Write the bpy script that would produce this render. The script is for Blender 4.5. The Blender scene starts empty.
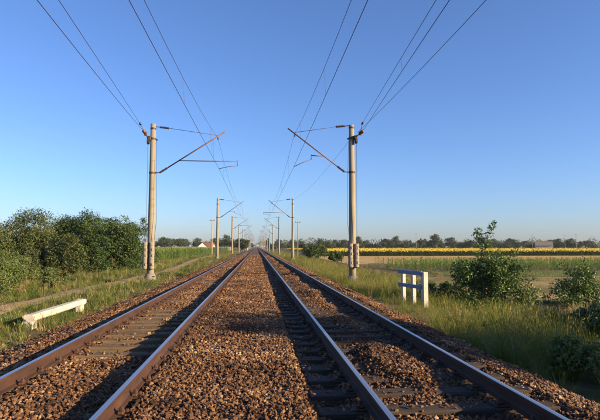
import bpy, math, random
import numpy as np
from mathutils import Vector, Matrix, noise as mnoise
random.seed(7); rng = np.random.default_rng(7)
R = math.radians
S = bpy.context.scene
C = S.collection

# ------------------------------------------------------------------ camera
EYE = 1.69
cam_d = bpy.data.cameras.new('camera'); cam = bpy.data.objects.new('camera', cam_d); C.objects.link(cam)
cam.location = (0, 0, EYE)
cam.rotation_euler = (R(90 + 4.094), 0, R(-4.863))
cam_d.sensor_width = 36; cam_d.lens = 36 * 510 / 600
cam_d.clip_start = 0.05; cam_d.clip_end = 20000
S.camera = cam
S.render.resolution_x, S.render.resolution_y = 1024, 717

# ------------------------------------------------------------------ sky, sun, exposure
SUN_EL = R(16.5); SX, SY = math.cos(R(-28)), math.sin(R(-28))      # from the right, behind the camera
W = bpy.data.worlds.new('World'); S.world = W; W.use_nodes = True
nt = W.node_tree; nt.nodes.clear()
sky = nt.nodes.new('ShaderNodeTexSky'); sky.sky_type = 'NISHITA'; sky.sun_disc = False
sky.sun_elevation = SUN_EL; sky.sun_rotation = math.atan2(SX, SY)
sky.altitude = 0; sky.air_density = 1.0; sky.dust_density = 0.75; sky.ozone_density = 5.4
bg = nt.nodes.new('ShaderNodeBackground'); bg.inputs['Strength'].default_value = 0.079
wo = nt.nodes.new('ShaderNodeOutputWorld')
tint = nt.nodes.new('ShaderNodeMix'); tint.data_type = 'RGBA'; tint.blend_type = 'MULTIPLY'; tint.inputs[0].default_value = 1
tint.inputs[7].default_value = (.97, .925, 1.06, 1)          # white balance of the whole sky
nt.links.new(sky.outputs[0], tint.inputs[6]); nt.links.new(tint.outputs[2], bg.inputs[0]); nt.links.new(bg.outputs[0], wo.inputs[0])
sd = bpy.data.lights.new('sun', 'SUN'); sd.energy = 5.0; sd.angle = R(0.5); sd.color = (1, .74, .43)
sun = bpy.data.objects.new('sun', sd); C.objects.link(sun)
sv = Vector((SX * math.cos(SUN_EL), SY * math.cos(SUN_EL), math.sin(SUN_EL)))
sun.rotation_euler = sv.to_track_quat('Z', 'Y').to_euler()
sun.location = (30, -20, 30)
S.view_settings.view_transform = 'Standard'; S.view_settings.look = 'None'
S.view_settings.gamma = 1; S.view_settings.exposure = 1.42; S.view_settings.use_curve_mapping = False
S.render.engine = 'CYCLES'

# ------------------------------------------------------------------ materials
def new_mat(name):
    m = bpy.data.materials.new(name); m.use_nodes = True
    n = m.node_tree.nodes
    return m, n, m.node_tree.links, n['Principled BSDF']

def ramp(n, stops):
    r = n.new('ShaderNodeValToRGB'); e = r.color_ramp.elements
    while len(e) < len(stops): e.new(0.5)
    for k, (p, c) in enumerate(stops):
        e[k].position = p; e[k].color = (*c, 1)
    return r

def noise_tex(n, l, scale, detail=5, stretch=None, world=True, rough=.6):
    t = n.new('ShaderNodeTexNoise'); t.inputs['Scale'].default_value = scale
    t.inputs['Detail'].default_value = detail; t.inputs['Roughness'].default_value = rough
    src = n.new('ShaderNodeNewGeometry').outputs['Position'] if world else n.new('ShaderNodeTexCoord').outputs['Object']
    if stretch:
        mp = n.new('ShaderNodeMapping'); mp.inputs['Scale'].default_value = stretch
        l.new(src, mp.inputs[0]); src = mp.outputs[0]
    l.new(src, t.inputs['Vector'])
    return t

def mat_noise(name, stops, scale=4, rough=.85, bump=.3, bscale=None, metallic=0, stretch=None, world=True, bdist=.02, spec=.3):
    m, n, l, p = new_mat(name)
    t = noise_tex(n, l, scale, 6, stretch, world); r = ramp(n, stops)
    l.new(t.outputs[0], r.inputs[0]); l.new(r.outputs[0], p.inputs['Base Color'])
    p.inputs['Roughness'].default_value = rough; p.inputs['Metallic'].default_value = metallic
    p.inputs['Specular IOR Level'].default_value = spec
    if bump:
        t2 = noise_tex(n, l, bscale or scale * 4, 6, stretch, world)
        b = n.new('ShaderNodeBump'); b.inputs['Strength'].default_value = bump; b.inputs['Distance'].default_value = bdist
        l.new(t2.outputs[0], b.inputs['Height']); l.new(b.outputs[0], p.inputs['Normal'])
    return m

def mat_var(name, stops, rough=.6, transl=.25, inst=True, noise_scale=None, spec=.3):
    """colour from a per-leaf attribute plus, for scattered plants, one value per plant"""
    m, n, l, p = new_mat(name)
    a = n.new('ShaderNodeAttribute'); a.attribute_name = 'var'
    oi = n.new('ShaderNodeObjectInfo')
    mx = n.new('ShaderNodeMath'); mx.operation = 'ADD'
    m1 = n.new('ShaderNodeMath'); m1.operation = 'MULTIPLY'; m1.inputs[1].default_value = .45 if inst else .8
    m2 = n.new('ShaderNodeMath'); m2.operation = 'MULTIPLY'; m2.inputs[1].default_value = .55 if inst else .2
    l.new(a.outputs['Fac'], m1.inputs[0]); l.new(oi.outputs['Random'], m2.inputs[0])
    l.new(m1.outputs[0], mx.inputs[0]); l.new(m2.outputs[0], mx.inputs[1])
    fac = mx.outputs[0]
    if noise_scale:
        t = noise_tex(n, l, noise_scale, 3)
        m3 = n.new('ShaderNodeMath'); m3.operation = 'MULTIPLY_ADD'; m3.inputs[1].default_value = 1.6; m3.inputs[2].default_value = -.8
        l.new(t.outputs[0], m3.inputs[0])
        m4 = n.new('ShaderNodeMath'); m4.operation = 'ADD'; m4.use_clamp = True
        l.new(fac, m4.inputs[0]); l.new(m3.outputs[0], m4.inputs[1]); fac = m4.outputs[0]
    r = ramp(n, stops); l.new(fac, r.inputs[0]); l.new(r.outputs[0], p.inputs['Base Color'])
    p.inputs['Roughness'].default_value = rough; p.inputs['Specular IOR Level'].default_value = spec
    if transl:
        tr = n.new('ShaderNodeBsdfTranslucent'); l.new(r.outputs[0], tr.inputs[0])
        ms = n.new('ShaderNodeMixShader'); ms.inputs[0].default_value = transl
        l.new(p.outputs[0], ms.inputs[1]); l.new(tr.outputs[0], ms.inputs[2])
        l.new(ms.outputs[0], n['Material Output'].inputs[0])
    return m

M = {}
M['stone'] = mat_var('ballast_stone', [(0, (.020, .012, .007)), (.25, (.060, .028, .014)), (.5, (.107, .053, .024)), (.72, (.158, .084, .039)), (.9, (.198, .121, .063)), (1, (.301, .208, .122))], rough=.85, transl=0, noise_scale=.8)
M['bed'] = mat_noise('ballast_bed', [(.3, (.038, .021, .010)), (.5, (.093, .049, .025)), (.7, (.142, .080, .042))], 9, bump=1, bscale=22, bdist=.05)
# ground: soil, straw and green growth
def ground_mat(name, soil, straw, green, gbias, s1=.35, s2=3.0):
    m, n, l, p = new_mat(name)
    t1 = noise_tex(n, l, s1, 6); t2 = noise_tex(n, l, s2, 8); t3 = noise_tex(n, l, 14, 6)
    r1 = ramp(n, [(.35, soil), (.62, straw)]); l.new(t2.outputs[0], r1.inputs[0])
    r2 = ramp(n, [(gbias - .12, (0, 0, 0)), (gbias + .12, (1, 1, 1))]); l.new(t1.outputs[0], r2.inputs[0])
    g = ramp(n, [(.3, tuple(c * .6 for c in green)), (.7, green)]); l.new(t3.outputs[0], g.inputs[0])
    mx = n.new('ShaderNodeMix'); mx.data_type = 'RGBA'
    l.new(r2.outputs[0], mx.inputs[0]); l.new(r1.outputs[0], mx.inputs[6]); l.new(g.outputs[0], mx.inputs[7])
    l.new(mx.outputs[2], p.inputs['Base Color']); p.inputs['Roughness'].default_value = .95
    p.inputs['Specular IOR Level'].default_value = .1
    b = n.new('ShaderNodeBump'); b.inputs['Strength'].default_value = .8; b.inputs['Distance'].default_value = .06
    l.new(t3.outputs[0], b.inputs['Height']); l.new(b.outputs[0], p.inputs['Normal'])
    return m
M['ground'] = ground_mat('ground_soil', (.093, .072, .038), (.178, .140, .064), (.064, .072, .021), .50)
M['path'] = mat_noise('dry_earth', [(.3, (.248, .177, .090)), (.6, (.362, .268, .140)), (.8, (.424, .323, .180))], 2.2, rough=.95, bump=.35, bscale=12, bdist=.03, spec=.1)
M['earth'] = ground_mat('cropped_meadow', (.209, .160, .072), (.314, .250, .111), (.123, .130, .038), .50, .16, 1.6)
M['stubble'] = mat_noise('stubble', [(.3, (.299, .203, .077)), (.6, (.388, .276, .117)), (.8, (.434, .320, .149))], .25, rough=.95, bump=.5, bscale=3, stretch=(.15, 1, 1), bdist=.1, spec=.1)
M['lowcrop'] = mat_noise('low_crop', [(.3, (.075, .105, .024)), (.6, (.115, .145, .034)), (.8, (.17, .17, .05))], .5, rough=.9, bump=.8, bscale=6, bdist=.1, spec=.1)
M['cropsoil'] = mat_noise('crop_soil', [(.3, (.06, .07, .025)), (.7, (.10, .10, .04))], 1.5, rough=.95, bump=.5)
M['rust'] = mat_noise('rail_rust', [(.3, (.028, .014, .009)), (.55, (.052, .024, .015)), (.8, (.072, .040, .025))], 7, rough=.8, bump=.25, bscale=45, stretch=(1, .25, 1), bdist=.004)
m, n, l, p = new_mat('rail_head_steel')
t = noise_tex(n, l, 3, 6, (14, .12, 1)); r = ramp(n, [(.35, (.34, .34, .35)), (.7, (.55, .55, .56))])
l.new(t.outputs[0], r.inputs[0]); l.new(r.outputs[0], p.inputs['Base Color'])
p.inputs['Metallic'].default_value = .9; p.inputs['Roughness'].default_value = .33; M['steel'] = m
M['sleeper'] = mat_noise('sleeper_timber', [(.3, (.054, .036, .021)), (.55, (.130, .092, .053)), (.8, (.196, .141, .086))], 3.5, rough=.9, bump=.7, bscale=14, stretch=(.6, 9, 9), bdist=.012)
M['iron'] = mat_noise('fastening_iron', [(.3, (.035, .02, .014)), (.7, (.10, .05, .03))], 20, rough=.75, bump=.2)
M['concrete'] = mat_noise('pole_concrete', [(.25, (.170, .147, .104)), (.5, (.222, .195, .143)), (.8, (.259, .229, .173))], 3, rough=.88, bump=.25, bscale=30, stretch=(1, 1, .18), bdist=.006)
M['foundation'] = mat_noise('foundation_concrete', [(.3, (.115, .108, .098)), (.7, (.222, .209, .189))], 5, rough=.9, bump=.4)
M['weight'] = mat_noise('weight_concrete', [(.3, (.171, .149, .114)), (.6, (.244, .215, .172)), (.8, (.284, .261, .214))], 9, rough=.9, bump=.4, bscale=40, bdist=.006)
M['darkmetal'] = mat_noise('dark_metal', [(.3, (.035, .028, .025)), (.7, (.085, .055, .042))], 12, rough=.6, bump=.1, metallic=.3)
M['tube'] = mat_noise('rusty_tube', [(.3, (.080, .044, .034)), (.7, (.160, .100, .080))], 6, rough=.6, bump=.1, metallic=.25)
M['insul'] = mat_noise('insulator_porcelain', [(.3, (.028, .018, .016)), (.7, (.055, .032, .026))], 4, rough=.25, bump=0, spec=.5)
M['redinsul'] = mat_noise('insulator_brown', [(.3, (.16, .05, .03)), (.7, (.24, .085, .05))], 8, rough=.3, bump=0, spec=.5)
M['wire'] = mat_noise('wire_copper', [(.3, (.035, .028, .03)), (.7, (.07, .05, .05))], 5, rough=.5, bump=0, metallic=.4)
M['whitewash'] = mat_noise('whitewashed_concrete', [(.22, (.202, .182, .140)), (.42, (.382, .359, .303)), (.6, (.449, .433, .376))], 3.2, rough=.85, bump=.5, bscale=26, bdist=.01)
M['bluepaint'] = mat_noise('blue_painted_concrete', [(.28, (.319, .348, .406)), (.42, (.123, .167, .275)), (.75, (.160, .210, .341))], 9, rough=.7, bump=.3, bscale=30, bdist=.006)
M['bark'] = mat_noise('bark', [(.3, (.05, .038, .026)), (.7, (.13, .10, .07))], 9, rough=.95, bump=.8, stretch=(1, 1, .25), bdist=.02)
M['leaf_bush'] = mat_var('bush_leaf', [(0, (.036, .068, .018)), (.5, (.071, .125, .029)), (1, (.155, .198, .050))], inst=False, transl=.22, rough=.5)
M['leaf_tree'] = mat_var('thicket_leaf', [(0, (.023, .046, .012)), (.5, (.046, .082, .020)), (1, (.081, .113, .031))], inst=False, transl=.2)
M['leaf_olive'] = mat_var('olive_leaf', [(0, (.037, .054, .014)), (.5, (.069, .090, .026)), (1, (.110, .128, .043))], inst=False, transl=.22)
M['leaf_far'] = mat_var('far_tree_leaf', [(0, (.021, .037, .016)), (.5, (.037, .058, .023)), (1, (.065, .083, .032))], inst=False, transl=.15)
M['leaf_weed'] = mat_var('weed_leaf', [(0, (.043, .072, .016)), (.5, (.088, .126, .029)), (1, (.168, .189, .061))], inst=False, transl=.25)
M['grass_green'] = mat_var('grass_green', transl=.4, stops=[(0, (.071, .106, .014)), (.45, (.142, .180, .027)), (.78, (.218, .228, .045)), (1, (.314, .276, .081))], noise_scale=.45)
M['grass_short'] = mat_var('grass_short', [(0, (.050, .081, .013)), (.5, (.096, .128, .023)), (.8, (.157, .166, .041)), (1, (.248, .222, .077))], noise_scale=.4)
M['grass_dry'] = mat_var('grass_dry', [(0, (.16, .13, .05)), (.5, (.27, .21, .09)), (1, (.38, .30, .15))], noise_scale=.5)
M['maize'] = mat_var('maize_leaf', [(0, (.077, .138, .025)), (.5, (.153, .239, .043)), (1, (.296, .338, .076))], transl=.35)
M['sunleaf'] = mat_var('sunflower_leaf', [(0, (.05, .08, .02)), (.5, (.085, .11, .03)), (1, (.14, .15, .05))], transl=.2)
M['sunhead'] = mat_var('sunflower_petals', [(0, (.33, .25, .003)), (.5, (.40, .315, .004)), (1, (.46, .37, .012))], transl=.2)
M['house_wall'] = mat_noise('limewashed_wall', [(.3, (.369, .345, .309)), (.7, (.464, .446, .416))], 1.2, bump=.1)
M['house_roof'] = mat_noise('roof_tiles', [(.3, (.16, .06, .035)), (.7, (.27, .11, .065))], 2.5, bump=.4)
M['brown_roof'] = mat_noise('brown_roof', [(.3, (.13, .10, .08)), (.7, (.21, .165, .13))], 2.5, bump=.4)
M['dark_glass'] = mat_noise('window_glass', [(.3, (.02, .025, .03)), (.7, (.035, .04, .05))], 1, rough=.1, bump=0, spec=.5)
M['wood_dark'] = mat_noise('dark_wood', [(.3, (.07, .05, .035)), (.7, (.12, .09, .065))], 5, bump=.3)
M['cement_wall'] = mat_noise('cement_wall', [(.3, (.224, .196, .161)), (.7, (.315, .280, .238))], .8, bump=.2)
m, n, l, p = new_mat('signal_red'); p.inputs['Base Color'].default_value = (.5, .02, .01, 1)
p.inputs['Emission Color'].default_value = (1, .04, .02, 1); p.inputs['Emission Strength'].default_value = 3; M['signal_red'] = m

# ------------------------------------------------------------------ mesh helpers
class MB:
    def __init__(s): s.v = []; s.f = []; s.mi = []
    def add(s, vs, fs, mi=0):
        o = len(s.v); s.v += [tuple(x) for x in vs]; s.f += [tuple(i + o for i in f) for f in fs]; s.mi += [mi] * len(fs)
    def box(s, c, d, rz=0, mi=0, bev=0):
        cx, cy, cz = c; dx, dy, dz = (q / 2 for q in d); co, si = math.cos(rz), math.sin(rz)
        if bev:
            b = min(bev, dx * .9, dy * .9, dz * .9)
            pts = []
            for z, e in ((-dz, b), (-dz + b, 0), (dz - b, 0), (dz, b)):
                X, Y = dx - e, dy - e; k = b if e == 0 else b * .5
                pts += [(X - k, -Y, z), (X, -Y + k, z), (X, Y - k, z), (X - k, Y, z), (-X + k, Y, z), (-X, Y - k, z), (-X, -Y + k, z), (-X + k, -Y, z)]
            fs = [tuple(range(7, -1, -1)), tuple(range(24, 32))]
            for r in range(3):
                for k in range(8): fs.append((r * 8 + k, r * 8 + (k + 1) % 8, r * 8 + 8 + (k + 1) % 8, r * 8 + 8 + k))
        else:
            pts = [(x, y, z) for z in (-dz, dz) for x, y in ((-dx, -dy), (dx, -dy), (dx, dy), (-dx, dy))]
            fs = [(3, 2, 1, 0), (4, 5, 6, 7), (0, 1, 5, 4), (1, 2, 6, 5), (2, 3, 7, 6), (3, 0, 4, 7)]
        s.add([(cx + x * co - y * si, cy + x * si + y * co, cz + z) for x, y, z in pts], fs, mi); return s
    def tube(s, pts, rad, sides=8, mi=0, cap=True):
        pts = [Vector(p) for p in pts]; n = len(pts)
        rads = rad if isinstance(rad, (list, tuple)) else [rad] * n
        vs = []; fs = []; prev = None
        for i, p in enumerate(pts):
            t = (pts[min(i + 1, n - 1)] - pts[max(i - 1, 0)]).normalized()
            a = (prev - t * prev.dot(t)) if prev else (Vector((1, 0, 0)) if abs(t.x) < .8 else Vector((0, 0, 1)))
            a = (a - t * a.dot(t)).normalized(); b = t.cross(a); prev = a
            for k in range(sides):
                g = 2 * math.pi * k / sides
                vs.append(p + (a * math.cos(g) + b * math.sin(g)) * rads[i])
        for i in range(n - 1):
            for k in range(sides):
                fs.append((i * sides + k, i * sides + (k + 1) % sides, (i + 1) * sides + (k + 1) % sides, (i + 1) * sides + k))
        if cap: fs += [tuple(range(sides - 1, -1, -1)), tuple(range((n - 1) * sides, n * sides))]
        s.add(vs, fs, mi); return s
    def mesh(s, name, mats, smooth=False):
        me = bpy.data.meshes.new(name); me.from_pydata(s.v, [], s.f)
        for m in (mats if isinstance(mats, list) else [mats]): me.materials.append(M[m])
        me.polygons.foreach_set('material_index', s.mi)
        if smooth: me.polygons.foreach_set('use_smooth', [True] * len(s.f))
        me.update(); return me
    def build(s, name, mats, parent=None, smooth=False, loc=None):
        return link(name, s.mesh(name, mats, smooth), parent, loc)

def link(name, me, parent=None, loc=None, rz=0, scale=None):
    o = bpy.data.objects.new(name, me); C.objects.link(o)
    if parent: o.parent = parent
    if loc is not None: o.location = loc
    if rz: o.rotation_euler.z = rz
    if scale is not None: o.scale = scale
    return o
def tag(o, label=None, cat=None, group=None, kind=None):
    if label: o['label'] = label
    if cat: o['category'] = cat
    if group: o['group'] = group
    if kind: o['kind'] = kind
    return o
def thing(name, loc, label, cat, group=None, rz=0):
    return tag(link(name, None, None, loc, rz), label, cat, group)
def np_mesh(name, V, F, mat, var=None, smooth=False):
    """V (n,3), F (m,k) arrays"""
    me = bpy.data.meshes.new(name); nv, (nf, k) = len(V), F.shape
    me.vertices.add(nv); me.vertices.foreach_set('co', np.asarray(V, np.float32).ravel())
    me.loops.add(nf * k); me.loops.foreach_set('vertex_index', F.astype(np.int32).ravel())
    me.polygons.add(nf); me.polygons.foreach_set('loop_start', np.arange(0, nf * k, k, dtype=np.int32))
    if smooth: me.polygons.foreach_set('use_smooth', np.ones(nf, bool))
    if var is not None:
        a = me.attributes.new('var', 'FLOAT', 'POINT'); a.data.foreach_set('value', np.asarray(var, np.float32))
    me.materials.append(M[mat]); me.update(calc_edges=True); me.validate(); return me

# ------------------------------------------------------------------ terrain
XL, XR = -2.18, 1.96                       # track centres; z = 0 is the sleeper top
RAILTOP = .18
GX = [-4000, -40, -14, -9, -6.2, -5.0, -4.5, -3.6, 3.5, 4.1, 5.4, 7.0, 9.0, 14, 40, 4000]
GZ = [-.55, -.5, -.45, -.42, -.30, -.24, -.34, -.40, -.40, -.36, -.42, -.62, -.80, -.9, -.9, -.9]
def fbm(x, y, s, o=0.0): return mnoise.noise(Vector((x * s + o, y * s + 3.1 * o, o)))
def gz(x, y, rough=True):
    z = float(np.interp(x, GX, GZ))
    if rough and abs(x) < 30 and -6 < y < 110:
        fade = min(1, max(0, (110 - y) / 30)) * min(1, max(0, (abs(x) - 3.5) / 1.5)) * min(1, (30 - abs(x)) / 12)
        z += fade * (.07 * fbm(x, y, .35) + .03 * fbm(x, y, 1.3, 5))
    return z
def grid(name, xs, ys, zf, mat, smooth=True):
    V = np.array([(x, y, zf(x, y)) for y in ys for x in xs]); nx = len(xs)
    i = np.arange(len(ys) - 1)[:, None] * nx + np.arange(nx - 1)[None, :]; i = i.ravel()
    return np_mesh(name, V, np.stack([i, i + 1, i + nx + 1, i + nx], 1), mat, smooth=smooth)
xs = sorted(set([-5000, -2000, -800, -300, -120, -60, -40] + list(np.round(np.arange(-30, 30.01, .4), 2)) + [40, 60, 120, 300, 800, 2000, 5000]))
ys = [-300, -100, -40, -20] + list(np.round(np.arange(-6, 110.1, .5), 2)) + [130, 160, 200, 300, 450, 700, 1200, 2500, 6000]
tag(link('ground', grid('ground', xs, ys, gz, 'ground')), kind='structure')

def sheet(name, x0, x1, y0, y1, mat, dz, step=2.0, edge=0.0, nx=None):
    """a field: a sheet just above the ground with an irregular edge"""
    xs = np.linspace(x0, x1, nx or max(2, int((x1 - x0) / step))); ys = np.linspace(y0, y1, max(2, int((y1 - y0) / step)))
    V = []
    for j, y in enumerate(ys):
        for i, x in enumerate(xs):
            X, Y = x, y
            if edge:
                if i == 0: X += edge * fbm(x, y, .3, 2)
                if j == 0: Y += edge * fbm(x, y, .3, 4)
                if j == len(ys) - 1: Y += edge * fbm(x, y, .3, 6)
            V.append((X, Y, gz(X, Y) + dz))
    n_ = len(xs); i = (np.arange(len(ys) - 1)[:, None] * n_ + np.arange(n_ - 1)[None, :]).ravel()
    return tag(link(name, np_mesh(name, np.array(V), np.stack([i, i + 1, i + n_ + 1, i + n_], 1), mat, smooth=True)), kind='structure')
sheet('stubble_field', 13.5, 260, 73, 136, 'stubble', .02, 3, 3)
sheet('sunflower_ground', 15, 300, 136.5, 300, 'cropsoil', .02, 5, 1)
sheet('low_crop_field', 17, 150, 42.5, 51.5, 'lowcrop', .02, 1.2, 1.2)
sheet('maize_ground', 15, 150, 52, 70, 'cropsoil', .02, 1.5, .6)
sheet('mown_meadow', 9.5, 120, 22, 42, 'earth', .035, .5, 1.5)
# dirt path left of the track
PATH = [(8, -8.7), (14, -8.6), (19, -8.4), (25, -8.3), (30, -8.1), (36, -7.6), (43, -7.3), (55, -7.9), (80, -9.6), (110, -10.2), (160, -9.6), (260, -9.6)]
def path_x(y): return float(np.interp(y, [q[0] for q in PATH], [q[1] for q in PATH]))
V = []; ys = np.arange(8, 250, .5); cols = np.linspace(-1, 1, 9)
for y in ys:
    w = .72 + .25 * fbm(0, y, .4, 9)
    for c in cols:
        x = path_x(y) + c * w + .2 * fbm(c, y, .8, 3)
        V.append((x, y, gz(x, y) + .03 * (1 - c * c) + .012 - .03 * (abs(c) > .9)))
n_ = len(cols); i = (np.arange(len(ys) - 1)[:, None] * n_ + np.arange(n_ - 1)[None, :]).ravel()
tag(link('dirt_path', np_mesh('dirt_path', np.array(V), np.stack([i, i + 1, i + n_ + 1, i + n_], 1), 'path', smooth=True)), kind='structure')

# ------------------------------------------------------------------ ballast
RAILX = [XL - .753, XL + .753, XR - .753, XR + .753]
def ballast_z(x, y):
    lo = -4.75 + .25 * fbm(0, y, .5, 11); hi = 4.0 + .25 * fbm(0, y, .5, 12)
    if x < lo or x > hi: return None
    # shoulders fall away from the sleeper ends
    z = -.035 + .035 * fbm(x, y, .7, 1) + .02 * fbm(x, y, 2.1, 2)
    sh = max(0, -3.55 - x, x - 3.3)
    z -= .26 * min(1, sh / 1.15) ** 1.2
    dl, dr = abs(x - XL), abs(x - XR)
    d = min(dl, dr)
    if d < 1.35:                                    # cribs
        ex = .055 + .045 * fbm(x * .6, y * .45, 1, 7)
        if dl < dr:
            q = min(1, max(0, (y - 7.9) / .6)) * min(1, max(0, (14.5 - y) / 1.5))
            q *= x < XL + .85
            ex = .075 * q + (1 - q) * (-.045 if y < 9 else -.02) + .03 * fbm(x, y, 1.1, 8)
        else:
            hump = max(0, 1 - abs(x - XR - .05) / .72) * max(0, .75 + 1.5 * fbm(0, y, .35, 19))
            ex = .05 - .15 * min(1, hump) + .03 * fbm(x, y, 1.1, 8)
        z -= ex * min(1, (1.35 - d) / .3)
        dj = min(abs(x - q) for q in RAILX)
        z += (-.022 - z) * max(0, min(1, 1.6 - dj / .16))
    else:
        z += .02
    if -1.28 < x < .55: z = max(z, .016 + .015 * fbm(x, y, 1.7, 27))
    return z
bx = sorted(set(list(np.round(np.arange(-5.2, 4.61, .1), 2))))
by = list(np.round(np.arange(2, 40, .15), 2)) + list(np.round(np.arange(40, 120, 1.0), 1)) + [130, 150, 180, 220, 300, 400, 600, 900]
def bz2(x, y):
    z = ballast_z(x, y)
    return (-.5 if z is None else z - .012)
tag(link('ballast_bed', grid('ballast_bed', bx, by, bz2, 'bed')), kind='structure')

def variants(name, meshes):
    col = bpy.data.collections.new(name)
    for k, me in enumerate(meshes):
        o = bpy.data.objects.new(f'{name}_{k:02d}', me); col.objects.link(o)
    return col
def scatter(name, P, ROT, SCL, IDX, col):
    """one object whose points carry instances of the plants or stones in col"""
    P = np.asarray(P, np.float32); n_ = len(P)
    me = bpy.data.meshes.new(name); me.vertices.add(n_); me.vertices.foreach_set('co', P.ravel())
    a = me.attributes.new('rot', 'FLOAT_VECTOR', 'POINT'); a.data.foreach_set('vector', np.asarray(ROT, np.float32).ravel())
    a = me.attributes.new('scl', 'FLOAT_VECTOR', 'POINT'); a.data.foreach_set('vector', np.asarray(SCL, np.float32).ravel())
    a = me.attributes.new('idx', 'INT', 'POINT'); a.data.foreach_set('value', np.asarray(IDX, np.int32))
    o = link(name, me)
    g = bpy.data.node_groups.new(name, 'GeometryNodeTree')
    g.interface.new_socket('Geometry', in_out='INPUT', socket_type='NodeSocketGeometry')
    g.interface.new_socket('Geometry', in_out='OUTPUT', socket_type='NodeSocketGeometry')
    N = g.nodes; L = g.links
    gi = N.new('NodeGroupInput'); go = N.new('NodeGroupOutput')
    ci = N.new('GeometryNodeCollectionInfo'); ci.inputs['Collection'].default_value = col
    ci.inputs['Separate Children'].default_value = True; ci.inputs['Reset Children'].default_value = True
    ip = N.new('GeometryNodeInstanceOnPoints'); ip.inputs['Pick Instance'].default_value = True
    def at(nm, ty):
        q = N.new('GeometryNodeInputNamedAttribute'); q.data_type = ty; q.inputs[0].default_value = nm; return q.outputs[0]
    L.new(gi.outputs[0], ip.inputs['Points']); L.new(ci.outputs[0], ip.inputs['Instance'])
    L.new(at('idx', 'INT'), ip.inputs['Instance Index'])
    e2r = N.new('FunctionNodeEulerToRotation'); L.new(at('rot', 'FLOAT_VECTOR'), e2r.inputs[0])
    L.new(e2r.outputs[0], ip.inputs['Rotation']); L.new(at('scl', 'FLOAT_VECTOR'), ip.inputs['Scale'])
    L.new(ip.outputs[0], go.inputs[0])
    md = o.modifiers.new('scatter', 'NODES'); md.node_group = g
    return tag(o, kind='stuff')

def stone_mesh(k):
    import bmesh
    bm = bmesh.new(); r = np.random.default_rng(100 + k)
    d = r.normal(size=(13, 3)); d /= np.linalg.norm(d, axis=1)[:, None]
    d *= np.array([1, .72 + .2 * r.random(), .55 + .25 * r.random()]) * (.42 + .12 * r.random((13, 1)))
    for q in d: bm.verts.new(q)
    out = bmesh.ops.convex_hull(bm, input=bm.verts)
    bmesh.ops.delete(bm, geom=[v for v in bm.verts if not v.link_faces], context='VERTS')
    bmesh.ops.recalc_face_normals(bm, faces=bm.faces)
    me = bpy.data.meshes.new('stone'); bm.to_mesh(me); bm.free(); me.materials.append(M['stone'])
    a = me.attributes.new('var', 'FLOAT', 'POINT'); a.data.foreach_set('value', np.full(len(me.vertices), r.random(), np.float32))
    return me
stones = variants('stone_shapes', [stone_mesh(k) for k in range(9)])
P, Q, SC = [], [], []
for y0, y1, dens, s0, s1 in ((2.8, 8, 980, .032, .066), (8, 15, 760, .036, .070), (15, 28, 380, .045, .088), (28, 52, 140, .066, .115), (52, 100, 40, .10, .17)):
    n_ = int((y1 - y0) * 9.4 * dens)
    X = rng.uniform(-5.15, 4.5, n_); Y = rng.uniform(y0, y1, n_); Sz = rng.uniform(s0, s1, n_) * rng.choice([.75, 1, 1, 1.25], n_)
    for x, y, s in zip(X, Y, Sz):
        if min(abs(x - q) for q in RAILX) < .07: continue
        z = ballast_z(x, y)
        if z is None:
            if rng.random() > .06: continue
            z = gz(x, y) - .005
        ds = min(abs(x - XL), abs(x - XR))
        ky = ((y + .2) / .62) % 1
        if ds < 1.3 and (ky < .2 or ky > .8) and z < -.03:
            if rng.random() < .9: continue
            z = .0
        P.append((x, y, z + s * rng.uniform(-.12, .22))); SC.append((s, s, s * rng.uniform(.8, 1.1)))
n_ = len(P)
bl = scatter('ballast_stones', P, np.stack([rng.uniform(-.6, .6, n_), rng.uniform(-.6, .6, n_), rng.uniform(0, 6.28, n_)], 1), SC, rng.integers(0, 9, n_), stones)
tag(bl, 'brown crushed stone ballast around the sleepers and rails', 'gravel')

# ------------------------------------------------------------------ tracks
PROF = [(-.0625, .012), (-.0625, .022), (-.02, .034), (-.0085, .05), (-.0085, .125), (-.034, .138), (-.036, .168), (-.029, .178), (0, .18),
        (.029, .178), (.036, .168), (.034, .138), (.0085, .125), (.0085, .05), (.02, .034), (.0625, .022), (.0625, .012)]
def rail_mesh():
    ysr = list(np.arange(-4, 60, 2.0)) + list(np.arange(60, 200, 10.0)) + [200, 260, 340, 450, 600, 900]
    k = len(PROF); V = []; F = []; mi = []
    for y in ysr:
        w = .006 * fbm(0, y, .12, 21); hz = .004 * fbm(0, y, .2, 22)
        V += [(x + w, y, z + hz) for x, z in PROF]
    for j in range(len(ysr) - 1):
        for q in range(k):
            F.append((j * k + q, j * k + (q + 1) % k, (j + 1) * k + (q + 1) % k, (j + 1) * k + q)); mi.append(1 if q in (7, 8) else 0)
    b = MB(); b.add(V, F); b.mi = mi
    me = b.mesh('rail', ['rust', 'steel']); me.flip_normals(); return me
RAIL = rail_mesh()
M['sleeper_shaded'] = mat_noise('shaded_sleeper_timber', [(.3, (.022, .016, .013)), (.55, (.05, .037, .028)), (.8, (.10, .075, .055))], 3.5, rough=.85, bump=.7, bscale=14, stretch=(.6, 9, 9), bdist=.012)  # right track sleepers: the shade they lie in is painted into the timber colour
SLP = []; SLD = []
for k in range(5):
    b = MB(); r = random.Random(k)
    b.box((0, 0, -.075), (2.6 + r.uniform(-.05, .05), .235 + r.uniform(-.015, .015), .15), bev=.015)
    b.v = [(x, y + r.uniform(-.006, .006), z + r.uniform(-.005, .003)) for x, y, z in b.v]
    SLP.append(b.mesh('sleeper', 'sleeper')); SLD.append(b.mesh('sleeper', 'sleeper_shaded'))
b = MB(); b.box((0, 0, .008), (.36, .17, .016), bev=.004)
PLATE = b.mesh('base_plate', 'iron')
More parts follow.
